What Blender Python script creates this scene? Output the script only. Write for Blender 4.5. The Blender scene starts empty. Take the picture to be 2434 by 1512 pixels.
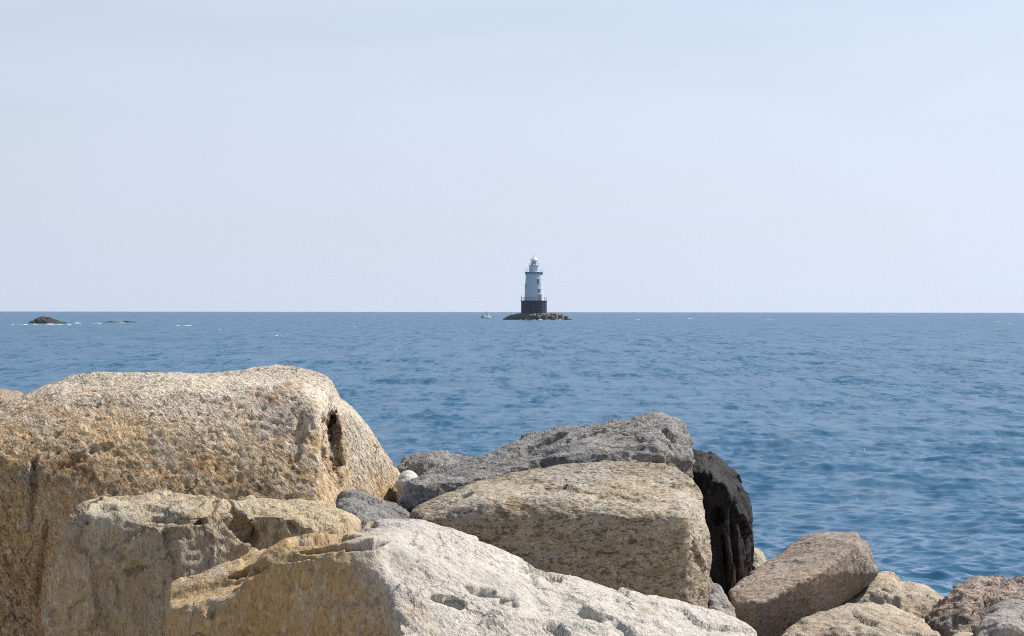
import bpy, bmesh, math, random
import numpy as np

random.seed(7)
R = math.radians
scene = bpy.context.scene
COL = scene.collection

# ------------------------------------------------------------------ camera
EYE = 3.0                      # eye height above the sea
FP = 6059.0                    # focal length in units of a 2433 px wide picture
CU, CV = 1216.5, 740.8         # picture centre line, horizon row
cam = bpy.data.cameras.new('camera')
cam_o = bpy.data.objects.new('camera', cam)
COL.objects.link(cam_o)
cam.sensor_width = 36.0
cam.lens = 36.0 * FP / 2433.0
cam.shift_y = -(757.5 - CV) / 2433.0
cam.clip_start, cam.clip_end = 0.5, 60000.0
cam_o.location = (0, 0, EYE)
cam_o.rotation_euler = (R(90), R(-0.075), 0)
scene.camera = cam_o

# ------------------------------------------------------------------ sky and sun
SUN_AZ, SUN_EL = 60.0, 48.0    # azimuth measured from straight ahead to the right
SUN_DIR = (math.sin(R(SUN_AZ)) * math.cos(R(SUN_EL)), math.cos(R(SUN_AZ)) * math.cos(R(SUN_EL)), math.sin(R(SUN_EL)))
world = bpy.data.worlds.new('World')
scene.world = world
world.use_nodes = True


class NT:
    """tiny helper round a node tree"""
    def __init__(self, tree):
        self.t = tree

    def n(self, kind, **kw):
        nd = self.t.nodes.new(kind)
        for k, v in kw.items():
            setattr(nd, k, v)
        return nd

    def put(self, sock, v):
        if hasattr(v, 'is_output') or isinstance(v, bpy.types.NodeSocket):
            self.t.links.new(v, sock)
        elif v is not None:
            sock.default_value = v

    def math(self, op, a, b=None, c=None, clamp=False):
        nd = self.n('ShaderNodeMath', operation=op)
        nd.use_clamp = clamp
        self.put(nd.inputs[0], a)
        if b is not None: self.put(nd.inputs[1], b)
        if c is not None: self.put(nd.inputs[2], c)
        return nd.outputs[0]

    def vmath(self, op, a, b=None):
        nd = self.n('ShaderNodeVectorMath', operation=op)
        self.put(nd.inputs[0], a)
        if b is not None: self.put(nd.inputs[1], b)
        return nd.outputs['Value'] if op in ('DOT_PRODUCT', 'LENGTH', 'DISTANCE') else nd.outputs[0]

    def noise(self, vec, scale, detail=4.0, rough=0.55, dist=0.0, out='Fac'):
        nd = self.n('ShaderNodeTexNoise')
        self.put(nd.inputs['Vector'], vec)
        nd.inputs['Scale'].default_value = scale
        nd.inputs['Detail'].default_value = detail
        nd.inputs['Roughness'].default_value = rough
        nd.inputs['Distortion'].default_value = dist
        return nd.outputs[out]

    def vor(self, vec, scale, feature='F1', out='Distance', rnd=1.0):
        nd = self.n('ShaderNodeTexVoronoi', feature=feature)
        self.put(nd.inputs['Vector'], vec)
        nd.inputs['Scale'].default_value = scale
        nd.inputs['Randomness'].default_value = rnd
        return nd.outputs[out]

    def ramp(self, fac, a, b, lo=0.0, hi=1.0, smooth=True):
        nd = self.n('ShaderNodeMapRange')
        nd.interpolation_type = 'SMOOTHSTEP' if smooth else 'LINEAR'
        self.put(nd.inputs['Value'], fac)
        self.put(nd.inputs['From Min'], a)
        self.put(nd.inputs['From Max'], b)
        self.put(nd.inputs['To Min'], lo)
        self.put(nd.inputs['To Max'], hi)
        return nd.outputs['Result']

    def mix(self, fac, a, b, blend='MIX'):
        nd = self.n('ShaderNodeMix', data_type='RGBA', blend_type=blend)
        self.put(nd.inputs[0], fac)
        for s, v in ((nd.inputs[6], a), (nd.inputs[7], b)):
            if isinstance(v, tuple) and len(v) == 3: v = v + (1.0,)
            self.put(s, v)
        return nd.outputs[2]

    def mapping(self, vec, scale=(1, 1, 1), rot=(0, 0, 0), loc=(0, 0, 0)):
        nd = self.n('ShaderNodeMapping')
        self.put(nd.inputs['Vector'], vec)
        nd.inputs['Scale'].default_value = scale
        nd.inputs['Rotation'].default_value = rot
        nd.inputs['Location'].default_value = loc
        return nd.outputs[0]


w = NT(world.node_tree)
bg = world.node_tree.nodes['Background']
sky = w.n('ShaderNodeTexSky', sky_type='NISHITA')
sky.sun_disc = False
sky.sun_elevation = R(SUN_EL)
sky.sun_rotation = R(SUN_AZ)
sky.altitude = 0
sky.air_density = 1.0
sky.dust_density = 0.6
sky.ozone_density = 2.0
SKY_STRENGTH = 0.080
# thin veil of high cirrus and sea haze: thicker towards the horizon, brighter towards the sun
tc = w.n('ShaderNodeTexCoord')
gen = w.vmath('NORMALIZE', tc.outputs['Generated'])
sep = w.n('ShaderNodeSeparateXYZ'); w.put(sep.inputs[0], gen)
el = w.math('MAXIMUM', sep.outputs['Z'], 0.0)
tau = w.math('DIVIDE', 0.20, w.math('ADD', el, 0.05))
cir = w.noise(w.mapping(gen, scale=(2.2, 2.2, 13.0), rot=(0.0, 0.10, 0.0)), 1.6, 5.0, 0.55, 0.6)
cir = w.ramp(cir, 0.3, 0.72, 0.68, 1.5)
tau = w.math('MULTIPLY', tau, cir)
fac = w.math('SUBTRACT', 1.0, w.math('POWER', 2.718, w.math('MULTIPLY', tau, -1.0)))
ct = w.vmath('DOT_PRODUCT', gen, SUN_DIR)
ph = w.math('MULTIPLY_ADD', w.math('MULTIPLY', ct, ct), 0.42, w.math('MULTIPLY_ADD', ct, 0.38, 0.80))
veil_n = w.n('ShaderNodeMix', data_type='RGBA', blend_type='MULTIPLY')
veil_n.inputs[0].default_value = 1.0
k = 10.0
veil_n.inputs[6].default_value = (0.675 * k, 0.745 * k, 0.90 * k, 1)
w.put(veil_n.inputs[7], ph)
w.put(bg.inputs['Color'], w.mix(fac, sky.outputs[0], veil_n.outputs[2]))
bg.inputs['Strength'].default_value = SKY_STRENGTH

sun = bpy.data.lights.new('sun', 'SUN')
sun.energy = 5.0
sun.angle = R(0.53)
sun.color = (1.0, 0.945, 0.87)
sun_o = bpy.data.objects.new('sun', sun)
COL.objects.link(sun_o)
from mathutils import Vector
sun_o.rotation_euler = Vector(SUN_DIR).to_track_quat('Z', 'Y').to_euler()
sun_o.location = (20, 12, 30)

vs = scene.view_settings
vs.view_transform = 'Standard'
vs.look = 'None'
vs.exposure = 0.38
vs.gamma = 1.0
vs.use_curve_mapping = False
scene.cycles.use_denoising = False
scene.cycles.pixel_filter_type = 'BLACKMAN_HARRIS'
scene.cycles.filter_width = 1.05
scene.cycles.max_bounces = 6
scene.cycles.sample_clamp_indirect = 4.0
scene.cycles.caustics_reflective = False
scene.cycles.caustics_refractive = False


# ------------------------------------------------------------------ helpers
def tag(o, label=None, category=None, kind=None, group=None):
    if label: o['label'] = label
    if category: o['category'] = category
    if kind: o['kind'] = kind
    if group: o['group'] = group
    return o


def link(name, me, mat=None, parent=None, loc=None):
    o = bpy.data.objects.new(name, me)
    COL.objects.link(o)
    if mat is not None and me is not None:
        me.materials.append(mat)
    if parent is not None: o.parent = parent
    if loc is not None: o.location = loc
    return o


def empty(name, loc):
    o = bpy.data.objects.new(name, None)
    COL.objects.link(o)
    o.location = loc
    o.empty_display_size = 0.3
    return o


def mesh_np(name, verts, quads, smooth=True):
    me = bpy.data.meshes.new(name)
    nv, nq = len(verts), len(quads)
    me.vertices.add(nv)
    me.vertices.foreach_set('co', np.ascontiguousarray(verts, np.float32).ravel())
    me.loops.add(nq * 4)
    me.loops.foreach_set('vertex_index', np.ascontiguousarray(quads, np.int32).ravel())
    me.polygons.add(nq)
    me.polygons.foreach_set('loop_start', np.arange(nq, dtype=np.int32) * 4)
    me.polygons.foreach_set('loop_total', np.full(nq, 4, np.int32))
    me.update(calc_edges=True)
    if smooth:
        me.polygons.foreach_set('use_smooth', np.ones(nq, bool))
    return me


def bm_mesh(name, bm, smooth=False):
    me = bpy.data.meshes.new(name)
    bmesh.ops.recalc_face_normals(bm, faces=bm.faces)
    bm.to_mesh(me)
    bm.free()
    if smooth:
        for p in me.polygons: p.use_smooth = True
    return me


def new_mat(name):
    m = bpy.data.materials.new(name)
    m.use_nodes = True
    t = NT(m.node_tree)
    b = m.node_tree.nodes['Principled BSDF']
    return m, t, b


_rng = np.random.default_rng(11)
_perm = _rng.permutation(4096).astype(np.int64)
_perm = np.concatenate([_perm, _perm, _perm])
_grad = _rng.normal(size=(4096, 3))
_grad /= np.linalg.norm(_grad, axis=1)[:, None]
_grad = _grad.astype(np.float32)


def gnoise(p, seed=0):
    """gradient noise, about -1..1"""
    p = p + np.float32(seed * 17.37)
    i = np.floor(p).astype(np.int64)
    f = (p - i).astype(np.float32)
    i &= 4095
    u = f * f * f * (f * (f * 6 - 15) + 10)
    out = 0
    for dx in (0, 1):
        wx = u[:, 0] if dx else 1 - u[:, 0]
        hx = _perm[i[:, 0] + dx]
        for dy in (0, 1):
            wy = wx * (u[:, 1] if dy else 1 - u[:, 1])
            hy = _perm[hx + i[:, 1] + dy]
            for dz in (0, 1):
                wz = wy * (u[:, 2] if dz else 1 - u[:, 2])
                g = _grad[_perm[hy + i[:, 2] + dz]]
                d = g[:, 0] * (f[:, 0] - dx) + g[:, 1] * (f[:, 1] - dy) + g[:, 2] * (f[:, 2] - dz)
                out = out + wz * d
    return out * 1.7


def cells(p, seed=0):
    """piecewise planar chips: every cell of a jittered grid carries its own tilted plane"""
    p = p + np.float32(seed * 9.13)
    i = np.floor(p).astype(np.int64)
    best = np.full(len(p), 1e9, np.float32)
    val = np.zeros(len(p), np.float32)
    for dx in (-1, 0, 1):
        for dy in (-1, 0, 1):
            for dz in (-1, 0, 1):
                c = i + np.array([dx, dy, dz])
                h = _perm[_perm[_perm[c[:, 0] & 4095] + (c[:, 1] & 4095)] + (c[:, 2] & 4095)]
                q = c + 0.5 + 0.45 * _grad[h]
                v = (p - q).astype(np.float32)
                d = (v * v).sum(1)
                g = _grad[(h * 7 + 3) & 4095]
                t = (v * g).sum(1)
                m = d < best
                best[m] = d[m]
                val[m] = t[m]
    return val


def P(u, v, Y):
    """point at distance Y seen at column u, row v of the picture grid"""
    return ((u - CU) / FP * Y, Y, EYE - (v - CV) / FP * Y)


def hull_planes(pts):
    bm = bmesh.new()
    for p in pts: bm.verts.new(p)
    r = bmesh.ops.convex_hull(bm, input=bm.verts[:])
    bmesh.ops.delete(bm, geom=[g for g in r['geom_interior'] if isinstance(g, bmesh.types.BMVert)], context='VERTS')
    bmesh.ops.recalc_face_normals(bm, faces=bm.faces)
    cen = Vector((0, 0, 0))
    vv = [v.co for v in bm.verts]
    for v in vv: cen += v
    cen /= len(vv)
    out = []
    for f in bm.faces:
        if f.calc_area() < 1e-7: continue
        n = f.normal.copy()
        d = n.dot(f.verts[0].co)
        if n.dot(cen) > d: n, d = -n, -d
        if any((n - Vector(o[:3])).length < 0.02 and abs(d - o[3]) < 0.004 for o in out): continue
        out.append((n.x, n.y, n.z, d))
    bm.free()
    return out


def blur(a, r, times=2):
    for _ in range(times):
        for ax in range(3):
            c = np.cumsum(np.pad(a, [(r + 1, r) if k == ax else (0, 0) for k in range(3)], mode='edge'), axis=ax, dtype=np.float64)
            n = a.shape[ax]
            hi = np.take(c, np.arange(2 * r + 1, n + 2 * r + 1), axis=ax)
            lo = np.take(c, np.arange(0, n), axis=ax)
            a = ((hi - lo) / (2 * r + 1)).astype(np.float32)
    return a


def upsample(a):
    for ax in range(3):
        n = a.shape[ax]
        s = [slice(None)] * 3
        s0, s1 = list(s), list(s)
        s0[ax], s1[ax] = slice(0, n - 1), slice(1, n)
        mid = 0.5 * (a[tuple(s0)] + a[tuple(s1)])
        shape = list(a.shape); shape[ax] = 2 * n - 1
        o = np.empty(shape, np.float32)
        e = list(s); e[ax] = slice(0, None, 2); o[tuple(e)] = a
        e = list(s); e[ax] = slice(1, None, 2); o[tuple(e)] = mid
        a = o
    return a


def surface_nets(f, org, h):
    nx, ny, nz = f.shape
    ins = f < 0
    cs = (nx - 1, ny - 1, nz - 1)
    N = cs[0] * cs[1] * cs[2]
    acc = np.zeros((3, N)); cnt = np.zeros(N)
    quads = []
    for ax in range(3):
        a = [slice(None)] * 3; b = [slice(None)] * 3
        a[ax] = slice(0, -1); b[ax] = slice(1, None)
        fa, fb = f[tuple(a)], f[tuple(b)]
        cross = ins[tuple(a)] != ins[tuple(b)]
        o1, o2 = [(1, 2), (2, 0), (0, 1)][ax]
        for o in (o1, o2):   # edges on the outer faces have no four cells
            s = [slice(None)] * 3
            s[o] = 0; cross[tuple(s)] = False
            s[o] = -1; cross[tuple(s)] = False
        idx = np.argwhere(cross)
        if len(idx) == 0: continue
        va = fa[cross]; vb = fb[cross]
        t = va / (va - vb)
        pos = idx.astype(np.float64)
        pos[:, ax] += t
        cid = []
        for d1, d2 in ((-1, -1), (0, -1), (0, 0), (-1, 0)):
            c = idx.copy()
            c[:, o1] += d1; c[:, o2] += d2
            k = (c[:, 0] * cs[1] + c[:, 1]) * cs[2] + c[:, 2]
            cid.append(k)
            cnt += np.bincount(k, minlength=N)
            for q in range(3):
                acc[q] += np.bincount(k, weights=pos[:, q], minlength=N)
        q = np.stack(cid, 1)
        flip = va > 0
        q[flip] = q[flip][:, ::-1]
        quads.append(q)
    used = np.nonzero(cnt)[0]
    remap = np.full(N, -1, np.int64)
    remap[used] = np.arange(len(used))
    v = (acc[:, used] / cnt[used]).T
    return (v * h + np.array(org)).astype(np.float32), remap[np.concatenate(quads)]


def vert_normals(v, q):
    n = np.cross(v[q[:, 2]] - v[q[:, 0]], v[q[:, 3]] - v[q[:, 1]])
    out = np.zeros_like(v)
    for k in range(4):
        for c in range(3):
            out[:, c] += np.bincount(q[:, k], weights=n[:, c], minlength=len(v))
    return out / np.maximum(np.linalg.norm(out, axis=1)[:, None], 1e-9)


def field(planes, X, Y, Z):
    f = None
    for (a, b, c, d) in planes:
        t = (a * X)[:, None, None] + (b * Y)[None, :, None] + ((c * Z) - d)[None, None, :]
        f = t.astype(np.float32) if f is None else np.maximum(f, t, out=f)
    return f


def build_rock(name, pieces, mat, label, category='boulder', h=0.012, round_=0.03, carves=(), seed=1,
               lump=(0.022, 0.38), mid=(0.009, 0.12), pit=(0.005, 0.045), chip=(0.02, 0.22), dents=(), soft=2, floor=1.05, squash=(1, 1, 1), group=None):
    """one boulder: convex blocks merged, edges worn, notches carved, surface roughened"""
    h *= 1.1
    hulls = []
    lo = np.full(3, 1e9); hi = -lo
    for pc in pieces:
        pts = [P(*p) for p in pc['pts']] if isinstance(pc, dict) else [P(*p) for p in pc]
        if not (isinstance(pc, dict) and pc.get('hang')):
            c = np.mean(pts, axis=0)
            pts += [(c[0] + 0.92 * (p[0] - c[0]), c[1] + 0.92 * (p[1] - c[1]), floor) for p in pts]
        a = np.array(pts)
        lo = np.minimum(lo, a.min(0)); hi = np.maximum(hi, a.max(0))
        hulls.append(hull_planes(pts))
    pad = 0.07
    lo -= pad; hi += pad
    h2 = 2 * h
    n2 = np.ceil((hi - lo) / h2).astype(int) + 1
    ax = [lo[k] + h2 * np.arange(n2[k]) for k in range(3)]
    f = None
    for pl in hulls:
        g = field(pl, *ax)
        f = g if f is None else np.minimum(f, g)
    r = max(1, int(round(round_ / h2)))
    if soft: f = blur(f, r, soft)
    f = upsample(f)
    axf = [lo[k] + h * np.arange(f.shape[k]) for k in range(3)]
    for cv in carves:
        pts = [P(*p) for p in cv]
        a = np.array(pts)
        l, u = a.min(0) - 0.03, a.max(0) + 0.03
        s = [slice(max(0, int((l[k] - lo[k]) / h)), min(f.shape[k], int((u[k] - lo[k]) / h) + 2)) for k in range(3)]
        if any(x.stop <= x.start for x in s): continue
        g = field(hull_planes(pts), axf[0][s[0]], axf[1][s[1]], axf[2][s[2]])
        gx = np.meshgrid(axf[0][s[0]], axf[1][s[1]], axf[2][s[2]], indexing='ij')
        gp = np.stack([q.ravel() for q in gx], 1).astype(np.float32)
        g = g + (0.022 * gnoise(gp / 0.07, seed + 31) + 0.016 * gnoise(gp / 0.03, seed + 32) + 0.02 * cells(gp / 0.09, seed + 33)).reshape(g.shape)
        f[tuple(s)] = np.maximum(f[tuple(s)], -g)
    v, q = surface_nets(f, lo, h)
    del f
    nrm = vert_normals(v, q)
    sq = np.array(squash, np.float32)
    pv = v * sq
    d = lump[0] * gnoise(pv / lump[1], seed) + 0.5 * lump[0] * gnoise(pv / (lump[1] * 0.5), seed + 1)
    if chip[0]:
        wob = np.stack([gnoise(v / 0.15, seed + 20 + k) for k in range(3)], 1) * 0.03
        d += chip[0] * cells((pv + wob) / chip[1], seed)
        d += 0.4 * chip[0] * cells((pv + wob) / (chip[1] * 0.42), seed + 3)
    m = gnoise(pv / mid[1], seed + 2)
    d += mid[0] * m + 0.5 * mid[0] * gnoise(pv / (mid[1] * 0.5), seed + 4)
    p1 = gnoise(pv / pit[1], seed + 5)
    d -= pit[0] * np.maximum(0, p1 - 0.05) * 2.2
    d -= 0.6 * pit[0] * np.maximum(0, gnoise(pv / (pit[1] * 0.55), seed + 6)) * 2
    if dents:   # broken-out hollows with steep walls
        uu = CU + FP * v[:, 0] / v[:, 1]; ww = CV - FP * (v[:, 2] - EYE) / v[:, 1]
        view = v - np.array([0, 0, EYE], np.float32)
        facing = (nrm * view).sum(1) < 0
        rag = 0.22 * gnoise(v / 0.05, seed + 9) + 0.22 * gnoise(v / 0.12, seed + 10)
        for (du, dv, ru, rv, an, dep) in dents:
            ca, sa = math.cos(R(an)), math.sin(R(an))
            a1 = ((uu - du) * ca + (ww - dv) * sa) / ru
            a2 = (-(uu - du) * sa + (ww - dv) * ca) / rv
            q2 = np.sqrt(a1 * a1 + a2 * a2) + rag
            k = np.clip((1.0 - q2) / 0.26, 0, 1)
            d -= np.where(facing, dep * k * k * (3 - 2 * k), 0).astype(np.float32)
    v = v + nrm * d[:, None]
    base = np.array([(lo[0] + hi[0]) / 2, (lo[1] + hi[1]) / 2, v[:, 2].min()], np.float32)
    me = mesh_np(name, v - base, q)
    o = link(name, me, mat, loc=tuple(float(x) for x in base))
    tag(o, label, category, group=group)
    return o


# ------------------------------------------------------------------ materials for stone
def rock_mat(name, pale, warm, dark, stain=0.5, stain_dir=(0, 0, 0), stain_off=0.0, speck=0.5, rough=0.9,
             bump=0.55, stretch=(1, 1, 1), rust=None, rust_amt=0.0, seed=0.0, patch_scale=2.2, turn=(0, 0, 0), crack=0.45):
    pale, warm, dark = (tuple(0.84 * c for c in q) for q in (pale, warm, dark))
    if rust: rust = tuple(0.84 * c for c in rust)
    m, t, b = new_mat(name)
    tcn = t.n('ShaderNodeTexCoord')
    ob = t.vmath('ADD', tcn.outputs['Object'], (seed * 3.1, seed * 1.7, seed * 2.3))
    st = t.mapping(t.mapping(ob, rot=turn), scale=stretch)
    big = t.noise(ob, patch_scale, 5, 0.6, 0.3)
    medm = t.noise(st, 9.0, 5, 0.65, 0.2)
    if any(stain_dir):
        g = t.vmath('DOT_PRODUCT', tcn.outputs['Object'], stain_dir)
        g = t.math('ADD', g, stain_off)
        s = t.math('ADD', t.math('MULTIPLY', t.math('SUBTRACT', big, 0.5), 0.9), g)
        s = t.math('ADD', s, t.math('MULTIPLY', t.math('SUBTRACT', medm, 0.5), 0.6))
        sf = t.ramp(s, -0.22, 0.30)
    else:
        s = t.math('ADD', t.math('MULTIPLY', big, 0.6), t.math('MULTIPLY', medm, 0.4))
        sf = t.ramp(s, 0.62 - 0.28 * stain - 0.10, 0.62 - 0.28 * stain + 0.12)
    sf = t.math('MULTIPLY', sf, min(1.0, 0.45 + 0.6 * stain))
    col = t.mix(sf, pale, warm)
    if rust_amt:
        rm = t.noise(t.mapping(ob, loc=(5, 3, 1)), 3.4, 6, 0.68, 0.5)
        rf = t.math('MULTIPLY', t.ramp(rm, 0.53, 0.70), rust_amt)
        col = t.mix(rf, col, rust)
    # grey lichen-like blotches
    gl = t.noise(t.mapping(ob, loc=(1, 7, 2)), 6.0, 6, 0.7, 0.4)
    lum = tuple(0.85 * (0.5 * pale[k] + 0.5 * sum(pale) / 3) for k in range(3))
    col = t.mix(t.math('MULTIPLY', t.ramp(gl, 0.52, 0.68), 0.55), col, lum)
    # crystals: dark mica and hornblende, pale feldspar; small weathered-out pits
    n1 = t.noise(st, 36.0, 4, 0.62, 0.4)
    n2 = t.noise(t.mapping(st, loc=(3, 9, 4)), 92.0, 2, 0.6)
    n3 = t.noise(t.mapping(st, loc=(8, 2, 6)), 46.0, 3, 0.65)
    wear = t.ramp(t.noise(t.mapping(ob, loc=(6, 1, 9)), 2.6, 4, 0.6), 0.36, 0.62)     # fresh rough patches and worn ones
    pit = t.math('MULTIPLY', t.ramp(n1, 0.55, 0.67), t.math('MULTIPLY_ADD', wear, 0.75, 0.3))
    dk = t.math('MAXIMUM', t.math('MULTIPLY', pit, 0.8), t.math('MULTIPLY', t.ramp(n2, 0.54, 0.64), 0.85))
    lt = t.ramp(n3, 0.52, 0.66)
    col = t.mix(t.math('MULTIPLY', lt, 0.55 * speck + 0.1), col, tuple(min(0.75, 1.4 * c + 0.03) for c in pale))
    col = t.mix(t.math('MULTIPLY', dk, speck), col, dark)
    # hairline cracks
    wv = t.n('ShaderNodeVectorMath', operation='SCALE')
    t.put(wv.inputs[0], t.noise(ob, 4.0, 4, 0.6, out='Color')); wv.inputs['Scale'].default_value = 0.28
    ed = t.vor(t.vmath('ADD', ob, wv.outputs[0]), 1.25, 'DISTANCE_TO_EDGE')
    ck = t.math('MULTIPLY', t.ramp(ed, 0.002, 0.009, 1.0, 0.0), t.ramp(t.noise(t.mapping(ob, loc=(2, 5, 5)), 2.3, 2, 0.5), 0.50, 0.60))
    col = t.mix(t.math('MULTIPLY', ck, crack), col, dark)
    vv = t.noise(ob, 1.1, 3, 0.5)
    hs = t.n('ShaderNodeHueSaturation')
    t.put(hs.inputs['Color'], col)
    hs.inputs['Saturation'].default_value = 1.08
    t.put(hs.inputs['Value'], t.ramp(vv, 0.3, 0.7, 0.82, 1.12, False))
    t.put(b.inputs['Base Color'], hs.outputs[0])
    b.inputs['Roughness'].default_value = rough
    b.inputs['Specular IOR Level'].default_value = 0.25 if rough > 0.7 else 0.2
    # relief finer than the mesh
    h1 = t.noise(st, 20.0, 5, 0.7, 0.3)
    h2 = t.noise(t.mapping(st, loc=(2, 2, 7)), 70.0, 3, 0.65)
    hh = t.math('ADD', t.math('MULTIPLY', h1, 1.1), t.math('MULTIPLY', h2, 0.45))
    hh = t.math('SUBTRACT', hh, t.math('MULTIPLY', pit, 0.32))
    hh = t.math('MULTIPLY', hh, t.math('MULTIPLY_ADD', wear, 0.6, 0.55))
    hh = t.math('SUBTRACT', hh, t.math('MULTIPLY', ck, crack))
    bp = t.n('ShaderNodeBump')
    bp.inputs['Strength'].default_value = bump
    bp.inputs['Distance'].default_value = 0.03
    t.put(bp.inputs['Height'], hh)
    t.put(b.inputs['Normal'], bp.outputs[0])
    return m


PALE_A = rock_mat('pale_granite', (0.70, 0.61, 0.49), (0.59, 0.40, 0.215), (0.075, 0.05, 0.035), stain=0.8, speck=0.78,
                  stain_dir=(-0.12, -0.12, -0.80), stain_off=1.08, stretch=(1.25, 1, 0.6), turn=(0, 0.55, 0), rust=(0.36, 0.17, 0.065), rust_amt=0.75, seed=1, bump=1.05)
OLIVE_B = rock_mat('olive_granite', (0.56, 0.50, 0.39), (0.42, 0.325, 0.205), (0.10, 0.075, 0.05), stain=0.6, speck=0.55,
                   stretch=(1.2, 1, 0.55), rust=(0.40, 0.22, 0.085), rust_amt=0.45, seed=2, bump=0.8)
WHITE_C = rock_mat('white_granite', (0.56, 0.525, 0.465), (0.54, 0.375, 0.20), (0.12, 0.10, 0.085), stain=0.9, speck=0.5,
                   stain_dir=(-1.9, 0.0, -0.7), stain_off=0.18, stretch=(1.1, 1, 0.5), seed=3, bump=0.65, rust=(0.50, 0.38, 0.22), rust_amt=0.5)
OCHRE_D = rock_mat('ochre_granite', (0.50, 0.46, 0.39), (0.405, 0.32, 0.205), (0.06, 0.048, 0.04), stain=0.6, speck=0.75, crack=0.0,
                   stretch=(0.6, 1, 1.2), seed=4, rust=(0.40, 0.28, 0.13), rust_amt=0.35, bump=1.05)
GREY_E = rock_mat('grey_granite', (0.325, 0.315, 0.30), (0.25, 0.235, 0.205), (0.035, 0.035, 0.037), stain=0.4, speck=0.7, seed=5, bump=1.0)
BLACK_F = rock_mat('black_stone', (0.018, 0.0165, 0.016), (0.013, 0.012, 0.012), (0.008, 0.008, 0.008), stain=0.5, speck=0.3,
                   stretch=(1.8, 1, 0.3), seed=6, rough=0.62, crack=0.0, rust=(0.14, 0.08, 0.055), rust_amt=0.55, bump=1.0)
BROWN_I = rock_mat('brown_grey_stone', (0.40, 0.36, 0.325), (0.33, 0.25, 0.18), (0.065, 0.055, 0.05), stain=0.6, speck=0.6,
                   stretch=(0.6, 1, 1.2), turn=(0, 0.5, 0), rust=(0.34, 0.21, 0.12), rust_amt=0.4, seed=7, bump=0.8)
TAN_J = rock_mat('tan_stone', (0.53, 0.475, 0.37), (0.43, 0.34, 0.225), (0.10, 0.08, 0.06), stain=0.5, speck=0.5, seed=8, bump=0.7)
TAN_L = rock_mat('buff_stone', (0.54, 0.475, 0.385), (0.44, 0.335, 0.225), (0.10, 0.075, 0.055), stain=0.55, speck=0.55, rust=(0.38, 0.22, 0.12), rust_amt=0.4, seed=9, bump=0.8)
RED_M = rock_mat('pink_granite', (0.50, 0.43, 0.37), (0.39, 0.28, 0.215), (0.07, 0.055, 0.05), stain=0.5, speck=0.7,
                 rust=(0.34, 0.12, 0.075), rust_amt=0.7, seed=10, bump=1.0)
GREY_N = rock_mat('mauve_grey_stone', (0.45, 0.41, 0.385), (0.35, 0.31, 0.28), (0.08, 0.07, 0.065), stain=0.5, speck=0.55, seed=12, bump=0.8)
CHALK = rock_mat('chalky_stone', (0.68, 0.66, 0.62), (0.60, 0.56, 0.50), (0.2, 0.18, 0.16), stain=0.3, speck=0.25, seed=13)
REEF = rock_mat('reef_rock', (0.20, 0.18, 0.165), (0.13, 0.11, 0.10), (0.03, 0.028, 0.028), stain=0.5, speck=0.4, seed=14,
                patch_scale=0.25)
REEF_DARK = rock_mat('wet_reef_rock', (0.065, 0.062, 0.06), (0.055, 0.042, 0.036), (0.02, 0.018, 0.018), stain=0.5, speck=0.4, seed=15,
                     patch_scale=0.3)

# ------------------------------------------------------------------ ground of the breakwater and an unseen pale beach added to bounce warm light
def make_ground():
    xs = np.concatenate([np.linspace(-60, -9, 18), np.linspace(-8.5, 8.5, 110), np.linspace(9, 60, 18)])
    ys = np.concatenate([np.linspace(-60, 3, 22), np.linspace(3.5, 22, 120), np.linspace(22.5, 34, 12)])
    X, Y = np.meshgrid(xs, ys, indexing='ij')
    prof = np.interp(Y, [-60, -5, 4, 8, 13.2, 16, 22, 34], [2.2, 1.5, 1.05, 1.15, 1.12, 0.55, -0.7, -2.5])
    p = np.stack([X.ravel(), Y.ravel(), np.zeros(X.size)], 1).astype(np.float32)
    Z = prof.ravel() + 0.09 * gnoise(p / 0.9, 3) + 0.05 * gnoise(p / 0.35, 4)
    v = np.stack([X.ravel(), Y.ravel(), Z], 1)
    a, b_ = X.shape
    i = np.arange(a * b_).reshape(a, b_)
    q = np.stack([i[:-1, :-1].ravel(), i[1:, :-1].ravel(), i[1:, 1:].ravel(), i[:-1, 1:].ravel()], 1)
    m, t, b = new_mat('bounce_sand')
    tcn = t.n('ShaderNodeTexCoord')
    n1 = t.noise(tcn.outputs['Object'], 1.3, 6, 0.6)
    n2 = t.noise(tcn.outputs['Object'], 40, 4, 0.7)
    c = t.mix(n1, (0.44, 0.37, 0.27), (0.54, 0.46, 0.35))
    c = t.mix(t.math('MULTIPLY', t.ramp(n2, 0.5, 0.7), 0.6), c, (0.12, 0.10, 0.08))
    t.put(b.inputs['Base Color'], c)
    b.inputs['Roughness'].default_value = 0.95
    bp = t.n('ShaderNodeBump'); bp.inputs['Distance'].default_value = 0.02
    t.put(bp.inputs['Height'], n2); t.put(b.inputs['Normal'], bp.outputs[0])
    o = link('ground', mesh_np('ground', v, q), m)
    tag(o, 'rubble ground under the boulders, with unseen sand added for warm bounce light', 'ground', kind='structure')


make_ground()

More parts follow.
